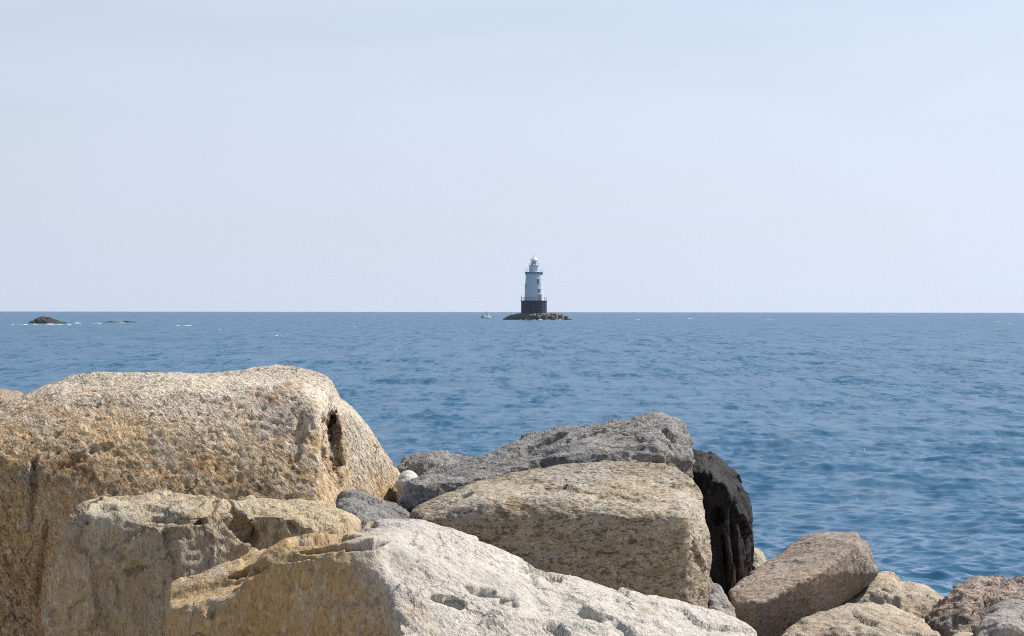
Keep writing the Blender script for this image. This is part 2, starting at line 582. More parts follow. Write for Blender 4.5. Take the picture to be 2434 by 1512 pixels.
# ------------------------------------------------------------------ the sea
def make_sea():
    f = FP * 1024 / 2433.0
    rows = np.concatenate([np.arange(420, 300, -1.0), np.arange(300, 150, -0.44), np.arange(150, 24, -0.34), np.arange(24, 3, -0.30), np.array([2.8, 2.4, 2, 1.7, 1.4, 1.2, 1.1])])
    Yr = EYE * f / rows
    core = np.arange(-13.0, 13.0, 0.040)
    side = 13.2 + np.array([0.2, 0.6, 1.2, 2, 3, 4.5, 6.5, 9, 12, 16, 21, 27, 34, 42])
    ang = np.radians(np.concatenate([-side[::-1], core, side]))
    tx = np.tan(ang)
    X = (Yr[:, None] * tx[None, :]).astype(np.float32)
    Y = np.repeat(Yr[:, None], len(tx), 1).astype(np.float32)
    ystep = np.abs(np.gradient(Yr))
    xstep = Yr * 0.0006
    rng = np.random.default_rng(5)
    # chop from the right of straight ahead, each wave with its own slope share
    waves = []
    for lam, n, slope in ((12.0, 5, 0.014), (6.0, 7, 0.022), (3.2, 9, 0.034), (1.7, 12, 0.045), (0.95, 18, 0.066), (0.55, 24, 0.10), (0.32, 28, 0.14), (0.20, 24, 0.11)):
        for _ in range(n):
            l = lam * math.exp(rng.uniform(-0.30, 0.30))
            th = rng.normal(R(262), R(30 if lam > 3 else 46))
            waves.append((l, th, slope * math.sqrt(2.0 / n) * rng.uniform(0.6, 1.4), rng.uniform(0, 2 * math.pi)))
    Z = np.zeros_like(X)
    dX = np.zeros_like(X); dY = np.zeros_like(X)
    var = np.zeros(len(Yr))
    pg = np.stack([X.ravel() / 9.0, Y.ravel() / 16.0, np.zeros(X.size)], 1).astype(np.float32)
    gust = np.clip(1.0 + 0.55 * gnoise(pg, 2).reshape(X.shape), 0.35, 1.8)
    for l, th, s, ph0 in waves:
        kx, ky = 2 * math.pi / l * math.cos(th), 2 * math.pi / l * math.sin(th)
        # a grid too coarse for this wave hands it over to the surface roughness
        ly = l / max(abs(math.sin(th)), 0.15)
        lx = l / max(abs(math.cos(th)), 0.15)
        wgt = np.clip((ly / ystep - 2.2) / 2.5, 0, 1) * np.clip((lx / xstep - 2.2) / 2.5, 0, 1)
        var += (1 - wgt ** 2) * s * s * 0.5
        last = np.nonzero(wgt > 0)[0]
        if len(last) == 0: continue
        e = last[-1] + 1
        A = s * l / (2 * math.pi)
        phs = (kx * X[:e] + ky * Y[:e] + ph0).astype(np.float32)
        aw = (A * wgt[:e, None]).astype(np.float32) * (gust[:e] if l < 3 else 1.0)
        Z[:e] += aw * np.cos(phs)
        sn = aw * np.sin(phs) * 0.85
        dX[:e] -= sn * math.cos(th); dY[:e] -= sn * math.sin(th)
    v = np.stack([(X + dX).ravel(), (Y + dY).ravel(), Z.ravel()], 1)
    a, b_ = X.shape
    i = np.arange(a * b_).reshape(a, b_)
    q = np.stack([i[:-1, :-1].ravel(), i[:-1, 1:].ravel(), i[1:, 1:].ravel(), i[1:, :-1].ravel()], 1)
    me = mesh_np('sea', v, q)
    att = me.attributes.new('ripple', 'FLOAT', 'POINT')
    att.data.foreach_set('value', np.repeat(np.sqrt(var), b_).astype(np.float32))
    m, t, b = new_mat('sea_water')
    tcn = t.n('ShaderNodeTexCoord')
    ob = tcn.outputs['Object']
    at = t.n('ShaderNodeAttribute', attribute_name='ripple')
    rip = at.outputs['Fac']
    # slopes of ripples too small for the mesh
    nv = t.noise(t.mapping(ob, scale=(0.45, 1.0, 1)), 8.0, 3, 0.6, 0.2, out='Color')
    nv2 = t.noise(t.mapping(ob, scale=(3.0, 0.85, 1), loc=(3, 1, 0)), 1.0, 3, 0.6, 0.3, out='Color')
    nv3 = t.noise(t.mapping(ob, scale=(0.9, 0.07, 1), loc=(7, 4, 0)), 1.0, 4, 0.65, 0.3, out='Color')
    sl = t.vmath('SUBTRACT', nv, (0.5, 0.5, 0.5))
    sl2 = t.vmath('SUBTRACT', t.vmath('ADD', nv2, nv3), (1.0, 1.0, 1.0))
    sc1 = t.n('ShaderNodeVectorMath', operation='SCALE'); t.put(sc1.inputs[0], sl); sc1.inputs['Scale'].default_value = 0.36
    sc2 = t.n('ShaderNodeVectorMath', operation='SCALE'); t.put(sc2.inputs[0], sl2); t.put(sc2.inputs['Scale'], t.math('MULTIPLY', rip, 5.4))
    fl = t.vmath('MULTIPLY', t.vmath('ADD', sc1.outputs[0], sc2.outputs[0]), (1, 1, 0))
    geo = t.n('ShaderNodeNewGeometry')
    nn = t.vmath('NORMALIZE', t.vmath('ADD', geo.outputs['Normal'], fl))
    t.put(b.inputs['Normal'], nn)
    # unresolved slopes widen the reflection
    al = t.math('ADD', t.math('MULTIPLY', rip, 0.45), 0.008)
    t.put(b.inputs['Roughness'], t.math('SQRT', al))
    big = t.noise(t.mapping(ob, scale=(0.02, 0.012, 1)), 1.0, 4, 0.55, 0.3)
    t.put(b.inputs['Base Color'], t.mix(t.ramp(big, 0.3, 0.7), (0.016, 0.084, 0.160), (0.021, 0.094, 0.166)))
    b.inputs['IOR'].default_value = 1.33
    b.inputs['Specular IOR Level'].default_value = 0.5
    o = link('sea', me, m)
    tag(o, 'blue choppy sea reaching to the horizon', 'sea', kind='structure')


make_sea()
ROCKS_START = True

# ------------------------------------------------------------------ boulders of the breakwater
build_rock('granite_boulder', [
    [(-150, 1036, 12.2), (0, 972, 12.35), (110, 920, 12.45), (180, 894, 12.6), (330, 888, 12.7), (560, 879, 12.7), (700, 870, 12.7), (748, 873, 12.65), (795, 894, 12.6), (812, 925, 12.75),
     (200, 940, 12.2), (450, 925, 12.25), (700, 920, 12.2), (764, 965, 12.10), (764, 1220, 11.80), (400, 1260, 11.70), (160, 1290, 11.75),
     (-150, 1080, 11.95), (60, 1110, 11.88), (-150, 1500, 12.5), (60, 1500, 12.4), (420, 1500, 11.9), (764, 1500, 11.9),
     (0, 985, 13.5), (700, 905, 13.5), (755, 1000, 13.4), (745, 1200, 13.4)],
    [(812, 935, 12.85), (830, 962, 12.9), (850, 1004, 12.95), (884, 1045, 13.05), (943, 1114, 13.1), (963, 1150, 13.1), (958, 1205, 13.0), (810, 955, 12.55), (812, 1110, 12.3), (800, 1225, 12.05),
     (768, 975, 13.05), (766, 1210, 12.95), (800, 1000, 13.6), (900, 1150, 13.7)],
    [(760, 1140, 11.95), (798, 1132, 12.12), (766, 1228, 11.82), (806, 1228, 12.0), (770, 1150, 12.6)]],
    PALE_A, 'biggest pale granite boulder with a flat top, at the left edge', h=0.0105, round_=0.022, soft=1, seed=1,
    carves=[[(764, 1010, 11.0), (784, 974, 11.0), (804, 982, 11.0), (814, 1060, 11.0), (776, 1088, 11.0), (768, 1008, 12.60), (786, 980, 12.60), (804, 988, 12.58), (813, 1062, 12.50), (778, 1084, 12.52)],
            [(770, 1062, 11.0), (814, 1045, 11.0), (818, 1104, 11.0), (800, 1138, 11.0), (778, 1112, 11.0), (774, 1064, 12.50), (813, 1050, 12.50), (816, 1104, 12.42), (800, 1130, 12.32), (782, 1110, 12.38)],
            [(782, 1118, 11.0), (808, 1100, 11.0), (812, 1150, 11.0), (798, 1178, 11.0), (784, 1122, 12.32), (808, 1106, 12.38), (810, 1148, 12.26), (798, 1170, 12.14)]],
    dents=[(76, 1180, 9, 110, 4, 0.035), (100, 1330, 9, 120, 6, 0.035), (215, 1085, 70, 14, -25, 0.012), (700, 1060, 18, 80, 14, 0.012)],
    lump=(0.020, 0.5), mid=(0.0028, 0.10), pit=(0.0045, 0.032), chip=(0.007, 0.35), squash=(1.2, 1, 0.8))

build_rock('granite_boulder', [
    [(95, 1390, 10.42), (150, 1288, 10.55), (198, 1206, 10.7), (240, 1190, 10.95), (330, 1180, 11.1), (390, 1172, 11.2), (470, 1188, 11.1), (520, 1200, 10.8),
     (192, 1236, 10.36), (300, 1244, 10.28), (420, 1246, 10.24), (520, 1206, 10.36), (560, 1260, 10.4), (640, 1330, 10.45), (700, 1450, 10.55),
     (108, 1560, 10.5), (400, 1560, 10.42), (650, 1560, 10.5), (260, 1230, 11.4), (480, 1230, 11.4)],
    [(510, 1201, 10.75), (600, 1190, 11.0), (700, 1200, 11.1), (800, 1214, 11.1), (868, 1238, 11.0), (855, 1275, 10.85), (590, 1212, 10.6), (690, 1220, 10.6), (725, 1250, 10.62),
     (640, 1330, 10.68), (740, 1320, 10.7), (600, 1235, 11.5), (830, 1270, 11.5)]],
    OLIVE_B, 'olive brown boulder with a lit ledge along its top, in front of the biggest boulder', h=0.0095, round_=0.02, soft=1, seed=12,
    dents=[(430, 1232, 80, 9, 8, 0.05), (330, 1205, 40, 5, -10, 0.03), (470, 1222, 55, 9, -22, 0.05), (325, 1356, 36, 9, -18, 0.03), (580, 1262, 50, 22, 45, 0.09), (250, 1222, 30, 6, -5, 0.03), (280, 1300, 40, 40, 0, 0.02), (700, 1250, 16, 22, 0, 0.03)],
    lump=(0.016, 0.3), mid=(0.007, 0.1), pit=(0.005, 0.035), chip=(0.04, 0.3))

build_rock('granite_boulder', [
    [(868, 1240, 9.55), (950, 1224, 9.75), (1010, 1228, 9.8), (1062, 1252, 9.8), (1150, 1282, 9.78), (1255, 1333, 9.7), (1500, 1470, 9.45), (1500, 1560, 9.0),
     (907, 1290, 9.05), (922, 1390, 8.85), (955, 1560, 8.55), (1300, 1560, 8.85), (900, 1270, 9.9), (1150, 1310, 9.95)],
    [(1150, 1330, 9.62), (1340, 1367, 9.68), (1450, 1396, 9.65), (1520, 1425, 9.6), (1620, 1447, 9.55), (1695, 1456, 9.5), (1765, 1474, 9.42), (1815, 1500, 9.3), (1840, 1550, 9.2),
     (1000, 1480, 8.85), (1100, 1560, 8.66), (1500, 1560, 9.0), (1300, 1400, 9.95), (1650, 1475, 9.9)],
    [(620, 1312, 9.08), (688, 1281, 9.12), (745, 1280, 9.2), (860, 1262, 9.5), (906, 1286, 8.95), (924, 1385, 8.86), (945, 1560, 8.95), (850, 1328, 8.92), (745, 1322, 8.94), (690, 1300, 9.0), (560, 1400, 8.98), (470, 1560, 9.05),
     (690, 1300, 9.7), (890, 1270, 9.8)],
    [(384, 1408, 9.5), (402, 1388, 9.6), (500, 1348, 9.75), (560, 1328, 9.78), (640, 1298, 9.78), (700, 1310, 9.5), (396, 1416, 9.42), (500, 1378, 9.42), (620, 1338, 9.40), (450, 1400, 9.95), (620, 1340, 9.98)],
    [(392, 1428, 9.5), (500, 1398, 9.55), (640, 1360, 9.5), (396, 1446, 9.2), (472, 1478, 8.95), (565, 1410, 8.96), (640, 1380, 9.05), (395, 1560, 9.35), (480, 1560, 9.12), (600, 1560, 9.1)]],
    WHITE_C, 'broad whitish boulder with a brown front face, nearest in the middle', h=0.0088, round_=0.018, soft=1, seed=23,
    dents=[(1295, 1363, 50, 17, 24, 0.10), (1165, 1406, 62, 14, 14, 0.075), (1208, 1430, 28, 13, 10, 0.07), (1065, 1432, 50, 12, 12, 0.03), (1408, 1468, 32, 7, 22, 0.035), (1325, 1495, 34, 22, 30, 0.04),
           (590, 1358, 50, 10, -20, 0.06), (790, 1280, 85, 10, -4, 0.11), (870, 1300, 46, 9, -8, 0.09), (770, 1304, 70, 6, -2, 0.05),
           (500, 1455, 14, 20, 10, 0.03), (1480, 1500, 40, 12, 30, 0.02), (880, 1245, 14, 9, 0, 0.03), (1210, 1305, 10, 4, 20, 0.02), (990, 1340, 8, 4, 0, 0.012)],
    lump=(0.012, 0.3), mid=(0.005, 0.09), pit=(0.003, 0.035), chip=(0.02, 0.34))

build_rock('granite_boulder', [
    [(970, 1216, 11.25), (1040, 1185, 11.4), (1150, 1141, 11.6), (1250, 1126, 11.75), (1350, 1104, 11.85), (1430, 1097, 11.85), (1510, 1106, 11.85), (1592, 1107, 11.8), (1632, 1124, 11.7), (1657, 1160, 11.55),
     (1672, 1200, 11.48), (1686, 1260, 11.4), (1696, 1320, 11.38), (1697, 1380, 11.4), (1690, 1460, 11.4),
     (1000, 1240, 10.98), (1150, 1186, 11.05), (1270, 1184, 11.08), (1400, 1194, 11.1), (1500, 1226, 11.04), (1630, 1225, 11.1), (1655, 1400, 11.15),
     (1000, 1500, 11.15), (1300, 1560, 11.15), (1650, 1500, 11.2), (1060, 1200, 12.2), (1610, 1150, 12.3)]],
    OCHRE_D, 'ochre granite boulder with a broad flat front, below the long grey boulder', h=0.0098, round_=0.02, soft=1, seed=34,
    dents=[(1300, 1155, 40, 6, -8, 0.015), (1560, 1150, 60, 7, 8, 0.015), (1090, 1190, 40, 8, -22, 0.02), (1480, 1180, 50, 6, 14, 0.012)],
    lump=(0.016, 0.34), mid=(0.006, 0.11), pit=(0.0045, 0.035), chip=(0.018, 0.4), squash=(0.8, 1, 1.2))

build_rock('granite_boulder', [
    [(955, 1180, 11.85), (962, 1150, 11.95), (1000, 1128, 12.15), (1110, 1096, 12.35), (1250, 1056, 12.55), (1320, 1085, 12.2), (985, 1152, 11.80), (1100, 1140, 11.84), (1220, 1118, 11.94), (1250, 1150, 12.1), (1000, 1205, 11.95), (975, 1210, 11.95),
     (1010, 1150, 12.9), (1250, 1090, 13.0)],
    [(1190, 1066, 12.55), (1250, 1033, 12.65), (1330, 1017, 12.75), (1420, 1009, 12.75), (1500, 992, 12.75), (1555, 985, 12.7), (1616, 1001, 12.55), (1648, 1037, 12.35), (1643, 1066, 12.25), (1607, 1103, 12.2),
     (1480, 1105, 11.97), (1560, 1060, 12.05), (1330, 1100, 12.02), (1200, 1115, 12.1), (1250, 1060, 13.3), (1600, 1030, 13.3)]],
    GREY_E, 'long low grey boulder with pitted top, lying behind the ochre boulder', h=0.0105, round_=0.022, soft=1, seed=45,
    dents=[(1312, 1104, 36, 10, 4, 0.10), (1375, 1050, 70, 6, -17, 0.04), (1030, 1134, 40, 5, -24, 0.05), (1290, 1058, 60, 5, -16, 0.04), (1590, 1036, 26, 8, 40, 0.03),
           (1220, 1086, 70, 6, -17, 0.035), (1490, 1068, 44, 8, -14, 0.03), (1500, 1010, 40, 4, -14, 0.03)],
    lump=(0.022, 0.35), mid=(0.012, 0.09), pit=(0.009, 0.045), chip=(0.022, 0.2), squash=(0.45, 1, 1.5))

build_rock('basalt_boulder', [
    [(1590, 1125, 12.4), (1634, 1076, 12.65), (1700, 1082, 12.65), (1742, 1114, 12.55), (1766, 1164, 12.45), (1773, 1230, 12.35), (1783, 1300, 12.3), (1797, 1350, 12.25), (1775, 1374, 12.2), (1720, 1396, 12.1), (1650, 1400, 12.1),
     (1650, 1112, 12.35), (1690, 1118, 12.2), (1725, 1160, 12.15), (1740, 1300, 12.1), (1640, 1100, 13.3), (1740, 1150, 13.2)]],
    BLACK_F, 'black ridged boulder standing right of the ochre boulder', 'boulder', h=0.0098, round_=0.02, soft=1, seed=56,
    dents=[(1752, 1275, 6, 110, -7, 0.08), (1706, 1228, 18, 22, 0, 0.07), (1726, 1335, 5, 70, -10, 0.06)],
    lump=(0.008, 0.25), mid=(0.005, 0.08), pit=(0.003, 0.05), chip=(0.05, 0.3), squash=(1.4, 1, 0.55))

build_rock('rock_slab', [dict(hang=True, pts=
    [(1730, 1402, 12.0), (1790, 1360, 12.35), (1870, 1305, 12.6), (1920, 1268, 12.75), (1957, 1266, 12.8), (2036, 1263, 12.75), (2064, 1298, 12.5), (2087, 1360, 12.4), (2064, 1398, 12.55), (1940, 1465, 12.25), (1832, 1516, 11.95), (1790, 1494, 11.8), (1745, 1440, 11.8),
     (1800, 1438, 11.65), (1950, 1362, 11.98), (2036, 1295, 12.25), (1800, 1520, 12.6), (1950, 1400, 13.1), (2060, 1350, 13.1), (1760, 1470, 12.4), (1790, 1600, 11.9)])],
    BROWN_I, 'tilted brown grey slab leaning up to the right beside the black boulder', h=0.008, round_=0.012, soft=0, seed=67,
    lump=(0.006, 0.3), mid=(0.003, 0.09), pit=(0.003, 0.03), chip=(0.007, 0.25))

build_rock('stone_block', [
    [(1925, 1475, 12.35), (2080, 1368, 12.75), (2100, 1357, 12.85), (2130, 1360, 12.85), (2146, 1400, 12.6), (2153, 1450, 12.4), (2130, 1384, 12.45), (2088, 1392, 12.4), (1960, 1480, 12.25), (2145, 1520, 12.35), (2000, 1440, 13.3), (2120, 1380, 13.4)]],
    TAN_J, 'tan angular stone block wedged under the tilted slab', h=0.009, round_=0.012, soft=1, seed=78, lump=(0.006, 0.2), mid=(0.004, 0.08), pit=(0.003, 0.03), chip=(0.014, 0.16))

build_rock('stone', [
    [(2100, 1400, 13.2), (2140, 1382, 13.4), (2190, 1387, 13.4), (2228, 1406, 13.3), (2250, 1424, 13.2), (2240, 1470, 12.95), (2150, 1455, 12.85), (2200, 1430, 13.0), (2130, 1400, 14.0), (2220, 1420, 14.0)]],
    TAN_L, 'rounded buff boulder behind the tan block, next to the water', h=0.0105, round_=0.02, soft=1, seed=89, lump=(0.014, 0.25), chip=(0.02, 0.2))

build_rock('stone', [
    [(1815, 1530, 10.9), (1900, 1474, 11.2), (1960, 1448, 11.4), (2060, 1430, 11.5), (2132, 1437, 11.5), (2194, 1468, 11.35), (2246, 1512, 11.1), (2000, 1498, 10.95), (2150, 1505, 10.95), (1960, 1480, 12.1), (2150, 1470, 12.1)]],
    TAN_L, 'smooth buff boulder at the bottom edge, in front of the tan block', h=0.0095, round_=0.02, soft=2, seed=91, lump=(0.014, 0.3), chip=(0.018, 0.25))

build_rock('granite_boulder', [
    [(2190, 1478, 12.45), (2245, 1428, 12.6), (2290, 1388, 12.75), (2330, 1369, 12.85), (2385, 1374, 12.9), (2540, 1380, 12.9), (2540, 1500, 12.3), (2300, 1445, 12.25), (2400, 1432, 12.35), (2255, 1525, 12.1), (2300, 1400, 13.8), (2500, 1400, 13.8)]],
    RED_M, 'reddish granite boulder by the water at the right edge', h=0.0115, round_=0.025, seed=101, lump=(0.025, 0.25), mid=(0.014, 0.1), pit=(0.008, 0.05), chip=(0.035, 0.18))

build_rock('stone', [
    [(2312, 1545, 11.2), (2322, 1480, 11.45), (2368, 1440, 11.7), (2402, 1428, 11.8), (2470, 1436, 11.8), (2540, 1460, 11.7), (2400, 1485, 11.2), (2540, 1540, 11.2), (2380, 1460, 12.5), (2520, 1470, 12.5)]],
    GREY_N, 'mauve grey rounded stone in the bottom right corner', h=0.0095, round_=0.02, soft=1, seed=111, lump=(0.012, 0.25), chip=(0.018, 0.22))

build_rock('stone', [
    [(2225, 1525, 11.3), (2260, 1506, 11.5), (2300, 1501, 11.55), (2335, 1503, 11.5), (2345, 1540, 11.3), (2270, 1520, 11.2), (2290, 1510, 12.0)]],
    TAN_L, 'small pale stone at the bottom edge under the reddish boulder', 'stone', h=0.011, round_=0.03, seed=121, lump=(0.01, 0.2), chip=(0.01, 0.15))

build_rock('stone', [
    [(2172, 1476, 12.7), (2192, 1455, 12.8), (2212, 1447, 12.85), (2238, 1458, 12.75), (2232, 1490, 12.6), (2190, 1490, 12.6), (2205, 1460, 13.1)]],
    RED_M, 'small red stone between the buff boulder and the reddish boulder', 'stone', h=0.01, round_=0.02, seed=131, lump=(0.01, 0.15), chip=(0.015, 0.1))

build_rock('stone', [
    [(1772, 1295, 13.1), (1790, 1288, 13.2), (1806, 1295, 13.2), (1822, 1318, 13.1), (1830, 1350, 13.0), (1780, 1360, 12.9), (1800, 1310, 13.8)]],
    TAN_J, 'small pale stone showing between the black boulder and the slab', 'stone', h=0.0115, round_=0.03, seed=141, lump=(0.012, 0.2), chip=(0.01, 0.15))

build_rock('stone', [
    [(1670, 1372, 11.45), (1694, 1372, 11.5), (1722, 1398, 11.5), (1742, 1430, 11.45), (1752, 1465, 11.35), (1690, 1475, 11.2), (1700, 1400, 11.9)]],
    GREY_N, 'small grey stone tucked below the lower right corner of the ochre boulder', 'stone', h=0.0105, round_=0.03, seed=151, lump=(0.012, 0.2), mid=(0.01, 0.08), pit=(0.008, 0.05), chip=(0.012, 0.12))

build_rock('rock_slab', [
    [(795, 1190, 11.35), (812, 1163, 11.5), (840, 1172, 11.6), (900, 1186, 11.75), (972, 1216, 11.6), (965, 1240, 11.3), (870, 1242, 11.1), (800, 1225, 11.15), (830, 1185, 12.0), (950, 1212, 12.1)]],
    GREY_E, 'flat grey slab filling the gap between the biggest boulder and the whitish one', 'stone', h=0.0105, round_=0.02, seed=161, lump=(0.012, 0.2), chip=(0.022, 0.14))

build_rock('stone', [
    [(930, 1110, 13.3), (980, 1086, 13.5), (1045, 1073, 13.6), (1080, 1078, 13.6), (1115, 1092, 13.5), (1200, 1125, 13.3), (1000, 1112, 13.1), (1100, 1120, 13.1), (1000, 1095, 14.3), (1110, 1100, 14.3)]],
    GREY_E, 'grey mound of rock half hidden behind the left end of the long grey boulder', h=0.0115, round_=0.03, seed=171, lump=(0.02, 0.2), mid=(0.012, 0.08), chip=(0.03, 0.14))

build_rock('stone', [
    [(940, 1140, 12.75), (958, 1114, 12.85), (975, 1118, 12.85), (988, 1128, 12.8), (996, 1142, 12.75), (985, 1160, 12.65), (950, 1160, 12.7), (970, 1125, 13.1)]],
    CHALK, 'small chalk white stone in the gap right of the biggest boulder', 'stone', h=0.01, round_=0.02, seed=181, lump=(0.01, 0.15), chip=(0.016, 0.1))

build_rock('stone', [
    [(-90, 945, 13.8), (-30, 930, 13.9), (10, 926, 13.9), (40, 932, 13.9), (70, 960, 13.8), (-20, 950, 13.6), (40, 960, 13.6), (0, 935, 14.6)]],
    TAN_L, 'brown stone peeping out behind the biggest boulder at the left edge', 'stone', h=0.012, round_=0.03, seed=191, lump=(0.012, 0.2), chip=(0.012, 0.15))


# ------------------------------------------------------------------ reef rocks out at sea
def on_sea(u, v):
    Y = EYE * FP / (v - CV)
    return ((u - CU) / FP * Y, Y, 0.0)


def reef(name, blocks, mat, label, category, h, round_, seed, lump, mid, chip, origin):
    """blocks in metres round an origin on the sea surface"""
    hulls = []; lo = np.full(3, 1e9); hi = -lo
    for pts in blocks:
        a = np.array(pts, float)
        lo = np.minimum(lo, a.min(0)); hi = np.maximum(hi, a.max(0))
        hulls.append(hull_planes(pts))
    lo -= 4 * h; hi += 4 * h
    n = np.ceil((hi - lo) / h).astype(int) + 1
    ax = [lo[k] + h * np.arange(n[k]) for k in range(3)]
    f = None
    for pl in hulls:
        g = field(pl, *ax)
        f = g if f is None else np.minimum(f, g)
    f = blur(f, max(1, int(round_ / h)), 1)
    v, q = surface_nets(f, lo, h)
    nrm = vert_normals(v, q)
    d = lump[0] * gnoise(v / lump[1], seed) + mid[0] * gnoise(v / mid[1], seed + 1) + chip[0] * cells(v / chip[1], seed)
    v = v + nrm * d[:, None]
    o = link(name, mesh_np(name, v, q), mat, loc=origin)
    tag(o, label, category)
    return o


# islet under the lighthouse, 850 m out
LX, LY, _ = on_sea(1268.7, 761.7)
def blk(x0, x1, y0, y1, z, s=0.7):
    cx, cy = (x0 + x1) / 2, (y0 + y1) / 2
    out = []
    for fx in (x0, x1):
        for fy in (y0, y1):
            out.append((fx, fy, -1.0))
            out.append((cx + (fx - cx) * s, cy + (fy - cy) * s, z))
    return out
reef('rock_islet', [
    [(-10.6, -1, -1), (-10.6, 1, 0.1), (-8.6, -2, 1.3), (-6.5, -3, 1.9), (-4, -5, 1.9), (-4, 5, 2.0), (-6, 3, 1.9), (-3, -6.5, -1), (-3, 6.5, -1), (-9, 2, -1), (-9, -3, -1), (0, -6, 1.4), (0, 6, 1.8)],
    blk(-5.5, 5.5, -5.5, 5.5, 2.12, 0.9),
    blk(-4.6, 0.2, -7.2, -4, 1.2), blk(-2.6, 2.2, -7.4, -4, 1.75), blk(1.0, 4.6, -7.0, -3, 1.65), blk(3.4, 8.2, -5.5, 3, 2.15), blk(6.6, 10.4, -4.4, 4, 1.8), blk(5.0, 7.4, -6.4, -2, 1.4),
    blk(9.0, 11.9, -3, 3, 1.25), [(11, -2, -1), (11, 2, -1), (11.2, 0, 0.8), (13.2, -0.6, 0.15), (13.4, 0.8, -1), (12.2, -1, 0.6)],
    blk(-4, 6, 4, 7, 1.5)],
    REEF, 'low grey rock islet carrying the lighthouse', 'islet', 0.19, 0.2, 5, (0.22, 1.8), (0.12, 0.7), (0.30, 1.6), (LX, LY, 0))

# two dark rocks awash at the far left
x0, y0, _ = on_sea(110, 771.6)
reef('sea_rock', [
    [(-4.6, -1, -0.6), (-4.5, 1, -0.3), (-3.5, -1.5, 0.5), (-2.2, -1, 1.15), (-0.9, 0, 1.55), (0.2, 0, 1.58), (1.6, 0, 1.2), (2.8, -0.5, 0.65), (3.4, -2, -0.6), (3.2, 2, -0.6), (-4, 2.2, -0.6), (-3.5, -2.5, -0.6), (0, 2, 1.2), (0, -2.6, 0.3)],
    [(2.2, -1, 0.5), (3.8, -0.6, 0.35), (4.9, 0, 0.12), (5.2, 0.3, -0.5), (3, -1.6, -0.6), (3, 1.6, -0.6), (4, 1, 0.2)]],
    REEF_DARK, 'dark humped rock rising from the sea at the far left', 'rock', 0.12, 0.25, 7, (0.16, 1.2), (0.07, 0.4), (0.16, 1.0), (x0, y0, 0))
x0, y0, _ = on_sea(268, 769.2)
reef('sea_rock', [
    [(-2.6, -0.8, -0.5), (-2.3, 0, 0.15), (-0.8, 0, 0.30), (0.8, 0, 0.22), (1.9, -0.6, -0.4), (2, 0.8, -0.5), (-2.4, 1, -0.5), (0, -1.3, -0.4)],
    [(2.0, -0.4, -0.4), (2.8, 0, 0.42), (3.6, 0, 0.22), (5.6, 0.2, 0.28), (6.3, 0.5, 0.05), (6.0, 0.9, -0.4), (3, 1.2, -0.4), (5, -0.6, -0.4)]],
    REEF_DARK, 'low dark ledge barely above the water, right of the humped rock', 'rock', 0.09, 0.12, 9, (0.10, 0.9), (0.06, 0.35), (0.10, 0.8), (x0, y0, 0))


# ------------------------------------------------------------------ lighthouse
def lathe(profile, seg=64, smooth_angle=True, cap=True):
    bm = bmesh.new()
    rings = []
    for r, z in profile:
        if r < 1e-6:
            rings.append([bm.verts.new((0, 0, z))])
        else:
            rings.append([bm.verts.new((r * math.cos(2 * math.pi * k / seg), r * math.sin(2 * math.pi * k / seg), z)) for k in range(seg)])
    for a, b in zip(rings[:-1], rings[1:]):
        for k in range(seg):
            j = (k + 1) % seg
            if len(a) == 1 and len(b) == 1: continue
            if len(a) == 1: bm.faces.new((a[0], b[k], b[j]))
            elif len(b) == 1: bm.faces.new((a[k], a[j], b[0]))
            else: bm.faces.new((a[k], a[j], b[j], b[k]))
    if cap:
        if len(rings[0]) > 1: bm.faces.new(rings[0][::-1])
        if len(rings[-1]) > 1: bm.faces.new(rings[-1])
    return bm


def add_box(bm, c, s, rz=0.0):
    m = [(-1, -1, -1), (1, -1, -1), (1, 1, -1), (-1, 1, -1), (-1, -1, 1), (1, -1, 1), (1, 1, 1), (-1, 1, 1)]
    cs, sn = math.cos(rz), math.sin(rz)
    vs = []
    for x, y, z in m:
        x, y, z = x * s[0] / 2, y * s[1] / 2, z * s[2] / 2
        vs.append(bm.verts.new((c[0] + x * cs - y * sn, c[1] + x * sn + y * cs, c[2] + z)))
    for f in ((0, 3, 2, 1), (4, 5, 6, 7), (0, 1, 5, 4), (1, 2, 6, 5), (2, 3, 7, 6), (3, 0, 4, 7)):
        bm.faces.new([vs[k] for k in f])


def ring_tube(R0, z, r, seg=48, sides=6):
    bm = bmesh.new()
    g = []
    for k in range(seg):
        a = 2 * math.pi * k / seg
        row = []
        for j in range(sides):
            b = 2 * math.pi * j / sides
            rr = R0 + r * math.cos(b)
            row.append(bm.verts.new((rr * math.cos(a), rr * math.sin(a), z + r * math.sin(b))))
        g.append(row)
    for k in range(seg):
        for j in range(sides):
            bm.faces.new((g[k][j], g[(k + 1) % seg][j], g[(k + 1) % seg][(j + 1) % sides], g[k][(j + 1) % sides]))
    return bm


def smooth_by_angle(o, ang=35):
    me = o.data
    me.polygons.foreach_set('use_smooth', np.ones(len(me.polygons), bool))
    if hasattr(me, 'set_sharp_from_angle'): me.set_sharp_from_angle(angle=R(ang))


def paint_mat(name, col, rust=(0.2, 0.1, 0.05), amt=0.15, rough=0.55, scale=0.9, metallic=0.0):
    m, t, b = new_mat(name)
    tcn = t.n('ShaderNodeTexCoord')
    ob = tcn.outputs['Object']
    n1 = t.noise(t.mapping(ob, scale=(1, 1, 0.35)), scale, 6, 0.65)
    n2 = t.noise(ob, scale * 4, 4, 0.6)
    c = t.mix(t.math('MULTIPLY', t.ramp(n1, 0.5, 0.75), amt), col, rust)
    c = t.mix(t.math('MULTIPLY', n2, 0.25), c, tuple(0.8 * x for x in col))
    t.put(b.inputs['Base Color'], c)
    b.inputs['Roughness'].default_value = rough
    b.inputs['Metallic'].default_value = metallic
    return m


